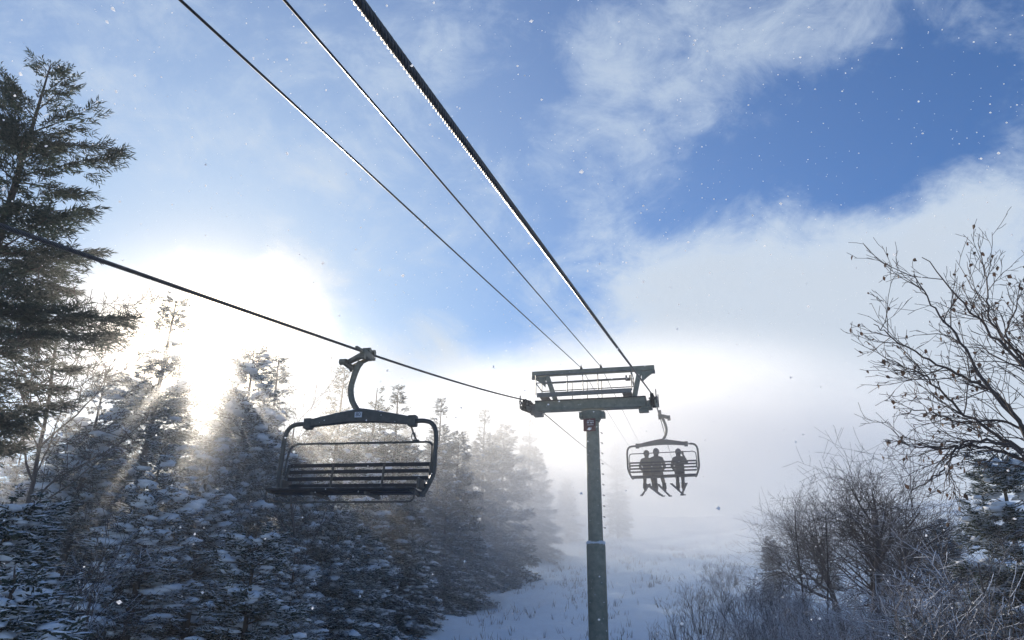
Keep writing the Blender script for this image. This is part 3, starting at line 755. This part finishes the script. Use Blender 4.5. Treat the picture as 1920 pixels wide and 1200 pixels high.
# ------------------------------------------------------------------ chairs
def chair(loc, rz, label, footrest, strut, roll=0.0, tilt=0.0):
    """origin where the grip holds the rope; +y is the way a rider faces, +x the outer side"""
    root = empty('lift_chair', loc, rz); root.rotation_euler = (tilt, roll, rz)
    HW = 1.26
    g = MB()
    g.box((.0, 0, -.035), (.10, .34, .11), bev=.02)
    g.bar((.0, .17, -.02), (.0, .40, -.035), .045, .05, .008); g.bar((.0, -.17, -.02), (.0, -.30, -.01), .05, .06, .008)
    for yy, zz in ((-.20, .07), (.16, -.11), (-.02, .05)): g.tube([(-.05, yy, zz), (.08, yy, zz)], .045, 12)
    g.bar((.02, -.14, -.05), (.34, -.20, -.16), .05, .06, .01)
    g.bar((.02, .12, -.05), (.34, .04, -.17), .05, .06, .01)
    g.bar((.02, -.02, -.02), (.34, -.08, -.12), .022, .03)
    g.bar((.02, -.08, -.01), (.34, -.13, -.11), .022, .03)
    g.bar((.33, -.26, -.17), (.33, .12, -.17), .07, .08, .015)
    for yy in (-.27, .12): g.tube([(.28, yy, -.17), (.39, yy, -.17)], .05, 12)
    g.build('grip', M_grip, root, True)
    arm = smooth_path([(.10, -.02, -.15), (.135, 0, -.22), (.19, 0, -.40), (.215, 0, -.58), (.17, 0, -.78), (.06, 0, -.94), (-.02, 0, -1.0)], 6)
    MB().tube(arm, np.linspace(.052, .046, len(arm)), 12).build('hanger_arm', M_grip, root, True)
    # arched yoke
    V, F = [], []; xs = np.linspace(-.88, .88, 25)
    for x in xs:
        t = abs(x)/.88; zc = -1.02-.11*t**1.25; h = .105-.048*t**.9; d = .075-.02*t
        V += [(x, -d, zc-h), (x, -d, zc+h*.75), (x, -d*.6, zc+h), (x, d*.6, zc+h), (x, d, zc+h*.75), (x, d, zc-h)]
    for i in range(len(xs)-1):
        for j in range(6): F.append([i*6+j, (i+1)*6+j, (i+1)*6+(j+1) % 6, i*6+(j+1) % 6])
    F += [list(range(6)), [(len(xs)-1)*6+j for j in range(6)][::-1]]
    yk = MB().add(V, F)
    for s in (-1, 1): yk.box((s*.87, 0, -1.135), (.13, .13, .17), bev=.015)
    yk = yk.build('yoke', M_chair, root, True)
    pl = MB().box((.0, .085, -1.03), (.12, .012, .085), bev=.003).build('number_plate', M_plate, yk)
    if label_text:
        cu = bpy.data.curves.new('number', 'FONT'); cu.body = '80'; cu.size = .085; cu.align_x = 'CENTER'; cu.align_y = 'CENTER'; cu.extrude = .001
        tmp = bpy.data.objects.new('tmp', cu); COL.objects.link(tmp); bpy.context.view_layer.update()
        me = bpy.data.meshes.new_from_object(tmp.evaluated_get(bpy.context.evaluated_depsgraph_get())); bpy.data.objects.remove(tmp)
        me.materials.clear(); me.materials.append(M_ink)
        o = link('number', me, yk); o.location = (0, .0935, -1.03); o.rotation_euler = (math.pi/2, 0, math.pi)
    for s in (-1, 1):
        P = smooth_path([(s*.92, 0, -1.135), (s*1.04, 0, -1.135), (s*1.16, 0, -1.165), (s*1.235, 0, -1.26), (s*HW, 0, -1.40), (s*HW, 0, -1.65), (s*HW, .01, -1.92), (s*1.22, .06, -2.08), (s*1.16, .10, -2.22), (s*1.12, .22, -2.27)], 5)
        MB().tube(P, .036, 10).build('side_frame', M_chair, root, True)
        MB().tube(smooth_path([(s*1.21, .05, -2.10), (s*1.18, -.06, -1.95), (s*1.17, -.10, -1.76)], 4), .024, 8).build('back_upright', M_chair, root, True)
        MB().bar((s*1.12, -.04, -2.25), (s*1.12, .50, -2.24), .05, .05, .008).build('seat_rail', M_chair, root)
    for x in (-.42, .42):
        MB().tube(smooth_path([(x, .02, -2.28), (x, -.06, -2.15), (x, -.11, -1.76)], 4), .020, 6).build('back_upright', M_chair, root, True)
        MB().bar((x, -.04, -2.285), (x, .48, -2.275), .04, .04).build('seat_rail', M_chair, root)
    for i, (yy, zz) in enumerate(((-.125, -1.77), (-.115, -1.87), (-.10, -1.98), (-.075, -2.09))):
        MB().box((0, yy, zz), (2.34, .028, .058), bev=.008).build('back_slat', M_slat, root)
    for i, yy in enumerate((.02, .14, .26, .38, .49)):
        MB().box((0, yy, -2.225-.012*math.sin(i*.9)), (2.30, .095, .032), bev=.008).build('seat_slat', M_slat, root)
    # restraint bar swung over the seat
    P = [(-1.20, -.02, -1.93)]+[(-1.19, -.06, -1.60), (-1.16, -.10, -1.47), (-1.06, -.11, -1.43), (0, -.11, -1.43), (1.06, -.11, -1.43), (1.16, -.10, -1.47), (1.19, -.06, -1.60), (1.20, -.02, -1.93)]
    MB().tube(np.concatenate([smooth_path(P[:4], 4)[:-1], smooth_path(P[5:], 4)]), .017, 8).build('restraint_bar', M_chair, root, True)
    if footrest:
        P = [(-1.16, .46, -2.20), (-1.16, .48, -2.33), (-1.13, .50, -2.39), (-1.06, .51, -2.41), (1.06, .51, -2.41), (1.13, .50, -2.39), (1.16, .48, -2.33), (1.16, .46, -2.20)]
        MB().tube(np.concatenate([smooth_path(P[:4], 4)[:-1], smooth_path(P[4:], 4)]), .014, 8).build('footrest_bar', M_chair, root, True)
        for s in (-1, 1): MB().box((s*1.10, .10, -2.10), (.05, .22, .16), bev=.02).build('side_plate', M_chair, root)
    if strut:
        st = MB().tube([(-.84, -.02, -1.20), (-.88, -.08, -1.34), (-.92, -.11, -1.42)], .014, 6)
        st.tube([(-.86, -.05, -1.31)]+[(-.86+.03*math.sin(t)-.015, -.06, -1.36+.06*math.cos(t)) for t in np.linspace(0, 6.28, 12)], .007, 5)
        st.box((-.90, -.11, -1.415), (.11, .03, .035), bev=.008)
        st.build('bar_stay', M_chair, root, True)
    tag(root, label, 'lift chair', None)
    return root
label_text = True
chair(tuple(GL), math.pi, 'empty four seat lift chair with dark slats hanging before the left spruces', True, True, roll=math.radians(-1.0))
label_text = False
RC = chair(tuple(GR), 0.0, 'four seat lift chair carrying three riders, hanging in mist right of the tower', False, False, roll=math.radians(-.6))

# ------------------------------------------------------------------ riders
def rider(x, label, jacket, pants, head, knees=.12, legs=((0, 0), (0, 0)), raised=False, lean=0.0, skidirs=(0, 0), sc=1.0, hat=None):
    seat = Vector(GR)+Vector((x, .20, -2.19))
    root = empty('person', seat); root.scale = (sc, sc, sc)
    mj = mat('jacket', jacket, .8, var=.2, scale=12); mp = mat('ski_trousers', pants, .8, var=.2, scale=12)
    VV, RR, EE = [], [], []
    def add(p, r, par=None):
        VV.append(p); RR.append(r); i = len(VV)-1
        if par is not None: EE.append((par, i))
        return i
    pel = add((0, 0, .13), .165)
    sp = add((lean*.4, -.05, .34), .165, pel); ch = add((lean*.8, -.04, .52), .175, sp); nk = add((lean, -.01, .68), .07, ch); hd0 = add((lean, .01, .76), .095, nk); hd1 = add((lean, .02, .86), .100, hd0); add((lean, .01, .925), .06, hd1)
    for s in (-1, 1):
        sh = add((lean*.8+s*.185, -.03, .585), .088, ch)
        if raised and s > 0:
            el = add((s*.30+lean, .14, .45), .066, sh); wr = add((s*.19+lean, .16, .72), .046, el); add((s*.17+lean, .15, .79), .04, wr)
        else:
            el = add((s*.275+lean, .10, .33), .068, sh); wr = add((s*.17, .31, .23), .046, el); add((s*.13, .38, .23), .04, wr)
        hp = add((s*.10, .04, .09), .115, pel); lx, ly = legs[0 if s < 0 else 1]
        kn = add((s*knees, .44, .10), .085, hp); ak = add((s*knees+lx, .46+ly, -.30), .062, kn); add((s*knees+lx, .50+ly, -.42), .06, ak)
    me = bpy.data.meshes.new('body'); me.from_pydata(VV, EE, [])
    ob = bpy.data.objects.new('body', me); COL.objects.link(ob)
    ob.modifiers.new('skin', 'SKIN'); ob.modifiers['skin'].use_smooth_shade = True
    sv = me.skin_vertices[0].data
    for i, r in enumerate(RR): sv[i].radius = (r, r*(.82 if i in (0, 1, 2) else 1)); sv[i].use_root = (i == 0)
    ss = ob.modifiers.new('sub', 'SUBSURF'); ss.levels = ss.render_levels = 2
    bpy.context.view_layer.update()
    m2 = bpy.data.meshes.new_from_object(ob.evaluated_get(bpy.context.evaluated_depsgraph_get()))
    bpy.data.objects.remove(ob)
    m2.materials.clear(); skin = M_skin
    for m_ in (mj, mp, skin): m2.materials.append(m_)
    for p in m2.polygons:
        c = p.center
        p.material_index = 1 if (c.z < .16 and (c.y > .06 or c.z < .06)) else (2 if c.z > .72 and c.y > .06 and abs(c.x-lean) < .09 else 0)
        p.use_smooth = True
    link('body', m2, root)
    # head wear with goggles, nose
    hw = MB(); V0, F0 = ico()
    bm = bmesh.new(); bmesh.ops.create_icosphere(bm, subdivisions=3, radius=1); bm.verts.index_update()
    V = np.array([v.co[:] for v in bm.verts])
    V = V*np.array([.118, .130, .135])+np.array([lean, .0, .865]); F = [[v.index for v in f.verts] for f in bm.faces if not (f.calc_center_median().y > .45 and f.calc_center_median().z < .35) and f.calc_center_median().z > -.75]; bm.free()
    hw.add(V, F); hw.build('hood' if hat is None else hat, mj if hat is None else mat('headwear', (.10, .10, .11), .6, var=.2), root, True)
    gg = MB(); gg.tube([(lean+.10*math.sin(t), .01+.125*math.cos(t), .875) for t in np.linspace(-1.1, 1.1, 9)], .030, 8); gg.build('goggles', M_slat, root, True)
    ns = MB(); ns.tube([(lean, .105, .85), (lean, .135, .83)], [.012, .018], 6); ns.tube([(lean-.025, .112, .785), (lean+.025, .112, .785)], .007, 5); ns.build('nose_and_mouth', skin, root, True)
    for s in (-1, 1):
        # gloves: palm, four fingers, thumb
        gl = MB()
        if raised and s > 0: c0 = np.array([s*.165+lean, .15, .80]); ax = np.array([-.1, .05, 1.0])
        else: c0 = np.array([s*.12, .40, .225]); ax = np.array([-s*.25, 1.0, -.12])
        ax = unit(ax); sd = unit(np.cross(ax, [0, 0, 1.0])) if abs(ax[2]) < .9 else np.array([1.0, 0, 0]); dn = np.cross(ax, sd); dn = dn if dn[2] < 0 else -dn
        gl.tube([c0-ax*.03, c0+ax*.03, c0+ax*.075], [.036, .044, .036], 8)
        for k, ln in enumerate((.062, .074, .070, .055)):
            b = c0+ax*.07+sd*(k-1.5)*.022
            gl.tube([b, b+ax*ln*.55+dn*.008, b+ax*ln*.85+dn*.030, b+ax*ln*.80+dn*.050], [.012, .0115, .011, .008], 6)
        b = c0+ax*.015-sd*.035*s; gl.tube([b, b-sd*.03*s+ax*.03, b-sd*.028*s+ax*.062+dn*.014], [.014, .013, .009], 6)
        gl.build('glove', M_slat, root, True)
        lx, ly = legs[0 if s < 0 else 1]; kx = s*knees+lx; ky = .46+ly
        bt = MB(); bt.tube([(kx, ky-.02, -.22), (kx, ky+.0, -.34), (kx, ky+.02, -.42)], [.075, .080, .082], 10); bt.box((kx, ky+.09, -.44), (.11, .30, .09), bev=.025)
        bt.build('ski_boot', M_slat, root, True)
        a = skidirs[0 if s < 0 else 1]; L = 1.55; V, F = [], []; n = 17; w = .045
        ca, sa = math.cos(a), math.sin(a); pit = -.30
        for i in range(n):
            t = -.78+i*L/(n-1); z = -.505+pit*t*.6+.14*max(0, (t-.62)/.22)**2; ww = w*(1.15-.3*math.cos(t*2))*(1 if t < .75 else .75)
            for dx, dz in ((-ww, 0), (ww, 0), (ww, .018), (-ww, .018)): V.append((kx+dx*ca+t*sa, ky+.06-dx*sa+t*ca, z+dz))
        for i in range(n-1):
            for j in range(4): F.append([i*4+j, i*4+(j+1) % 4, (i+1)*4+(j+1) % 4, (i+1)*4+j])
        F += [[3, 2, 1, 0], [(n-1)*4+j for j in range(4)]]
        sk = MB().add(V, F).build('ski', M_dark, root)
        MB().box((kx, ky+.06, -.485), (.07, .30, .05), bev=.01).build('binding', M_slat, sk)
    tag(root, label, 'person', 'riders on the lift chair')
M_skin = mat('skin', (.42, .27, .21), .6, var=.08)
rider(-.56, 'left seated rider in a brownish hooded jacket, skis splayed', (.16, .135, .10), (.12, .085, .07), 0, knees=.13, legs=((-.02, 0), (.06, 0)), skidirs=(-.30, .34), sc=.93)
rider(-.20, 'middle seated rider in a grey brown jacket leaning to the left neighbour', (.13, .115, .095), (.13, .11, .10), 0, knees=.12, lean=-.01, legs=((.02, .0), (.08, 0)), skidirs=(.32, .26), sc=.99, hat='knit_hat')
rider(.58, 'right seated rider in a dark blue jacket with one hand raised', (.022, .028, .042), (.03, .034, .045), 0, knees=.10, legs=((0, 0), (0, 0)), raised=True, skidirs=(.30, -.16), sc=.95, hat='helmet')

# ------------------------------------------------------------------ blowing snow in the air
def flakes():
    rg = np.random.default_rng(5); n = 17000
    P = np.stack([rg.uniform(-16, 8, n), 1+23*rg.uniform(0, 1, n)**1.5, rg.uniform(-3.5, 9, n)], 1)
    P = P[np.linalg.norm(P, axis=1) > 1.6]; n = len(P)
    O = np.array([[1, 0, 0], [-1, 0, 0], [0, 1, 0], [0, -1, 0], [0, 0, 1], [0, 0, -1.0]]); F0 = np.array([[0, 2, 4], [2, 1, 4], [1, 3, 4], [3, 0, 4], [2, 0, 5], [1, 2, 5], [3, 1, 5], [0, 3, 5]])
    r = rg.uniform(.0028, .0075, n)**1.0*np.where(rg.uniform(0, 1, n) < .14, 1.8, 1.0)
    V = P[:, None, :]+O[None]*r[:, None, None]*rg.uniform(.6, 1.4, (n, 6))[:, :, None]
    F = (F0[None]+(np.arange(n)*6)[:, None, None]).reshape(-1, 3)
    m = mat('snowflakes', (.95, .95, .95), .8, var=.02, trans=.93)
    o = link('falling_snow', mesh('falling_snow', V.reshape(-1, 3), F, m, False)); tag(o, 'fine snow crystals drifting through the air', 'snowflakes', kind='stuff')
flakes()

# ------------------------------------------------------------------ haze and drifting mist
def haze():
    o = link('haze', MB().box((0, 130, -.5), (680, 520, 50.0)).build('tmp', M_snow).data)
    bpy.data.objects.remove(bpy.data.objects['tmp'])
    m = bpy.data.materials.new('haze_air'); m.use_nodes = True; N, L = m.node_tree.nodes, m.node_tree.links; N.clear()
    pv = N.new('ShaderNodeVolumePrincipled'); pv.inputs['Color'].default_value = (.99, .985, .98, 1); pv.inputs['Density'].default_value = .0013; pv.inputs['Anisotropy'].default_value = .25
    out = N.new('ShaderNodeOutputMaterial'); L.new(pv.outputs[0], out.inputs['Volume'])
    o.data.materials.clear(); o.data.materials.append(m); tag(o, 'thin bright winter haze filling the air', 'haze', kind='stuff')
haze()
def mist():
    bm = bmesh.new(); bmesh.ops.create_icosphere(bm, subdivisions=3, radius=1.0)
    me = bpy.data.meshes.new('drifting_mist'); bm.to_mesh(me); bm.free()
    o = link('drifting_mist', me); o.location = (-3.5, 48, 7.6); o.scale = (21, 30, 8.8); o.rotation_euler = (math.radians(9), 0, 0)
    m = bpy.data.materials.new('mist_cloud'); m.use_nodes = True; N, L = m.node_tree.nodes, m.node_tree.links; N.clear()
    t = N.new('ShaderNodeTexCoord')
    ln = N.new('ShaderNodeVectorMath'); ln.operation = 'LENGTH'; L.new(t.outputs['Object'], ln.inputs[0])
    fo = N.new('ShaderNodeMapRange'); fo.interpolation_type = 'SMOOTHSTEP'; L.new(ln.outputs['Value'], fo.inputs[0])
    for i, v in enumerate((1.0, .45, 0.0, 1.0)): fo.inputs[i+1].default_value = v
    mp = N.new('ShaderNodeMapping'); L.new(t.outputs['Object'], mp.inputs[0]); mp.inputs['Scale'].default_value = (17, 30, 9)
    no = N.new('ShaderNodeTexNoise'); L.new(mp.outputs[0], no.inputs['Vector']); no.inputs['Scale'].default_value = .13; no.inputs['Detail'].default_value = 2; no.inputs['Roughness'].default_value = .55
    nr = N.new('ShaderNodeMapRange'); L.new(no.outputs[0], nr.inputs[0])
    for i, v in enumerate((.34, .62, .08, 1.0)): nr.inputs[i+1].default_value = v
    mu = N.new('ShaderNodeMath'); mu.operation = 'MULTIPLY'; L.new(fo.outputs[0], mu.inputs[0]); L.new(nr.outputs[0], mu.inputs[1])
    mu2 = N.new('ShaderNodeMath'); mu2.operation = 'MULTIPLY'; L.new(mu.outputs[0], mu2.inputs[0]); mu2.inputs[1].default_value = .125
    pv = N.new('ShaderNodeVolumePrincipled'); pv.inputs['Color'].default_value = (1, .995, .985, 1); L.new(mu2.outputs[0], pv.inputs['Density']); pv.inputs['Anisotropy'].default_value = .38
    out = N.new('ShaderNodeOutputMaterial'); L.new(pv.outputs[0], out.inputs['Volume'])
    m.cycles.volume_step_rate = 3.0; me.materials.append(m); tag(o, 'bank of white mist drifting over the slope behind the tower', 'mist', kind='stuff')
mist()
def glare_spindrift():
    """snow blown off the boughs, added for its glow where the sun comes through the trees"""
    bm = bmesh.new(); bmesh.ops.create_icosphere(bm, subdivisions=3, radius=1.0)
    me = bpy.data.meshes.new('glare_spindrift'); bm.to_mesh(me); bm.free()
    o = link('glare_spindrift', me); o.location = (-10.5, 14.5, 2.6); o.scale = (6.5, 8.5, 5.0); o.rotation_euler = (0, 0, math.radians(20))  # blown snow volume, added to stand in for lens glare round the sun
    m = bpy.data.materials.new('glare_spindrift'); m.use_nodes = True; N, L = m.node_tree.nodes, m.node_tree.links; N.clear()
    t = N.new('ShaderNodeTexCoord'); ln = N.new('ShaderNodeVectorMath'); ln.operation = 'LENGTH'; L.new(t.outputs['Object'], ln.inputs[0])
    fo = N.new('ShaderNodeMapRange'); fo.interpolation_type = 'SMOOTHSTEP'; L.new(ln.outputs['Value'], fo.inputs[0])
    for i, v in enumerate((1.0, .1, 0.0, .030)): fo.inputs[i+1].default_value = v
    pv = N.new('ShaderNodeVolumePrincipled'); pv.inputs['Color'].default_value = (1, .99, .98, 1); L.new(fo.outputs[0], pv.inputs['Density']); pv.inputs['Anisotropy'].default_value = .72
    out = N.new('ShaderNodeOutputMaterial'); L.new(pv.outputs[0], out.inputs['Volume'])
    m.cycles.volume_step_rate = 3.0; me.materials.append(m); tag(o, 'fine blown snow among the left spruces, added for the sun glare', 'blown snow', kind='stuff')
glare_spindrift()
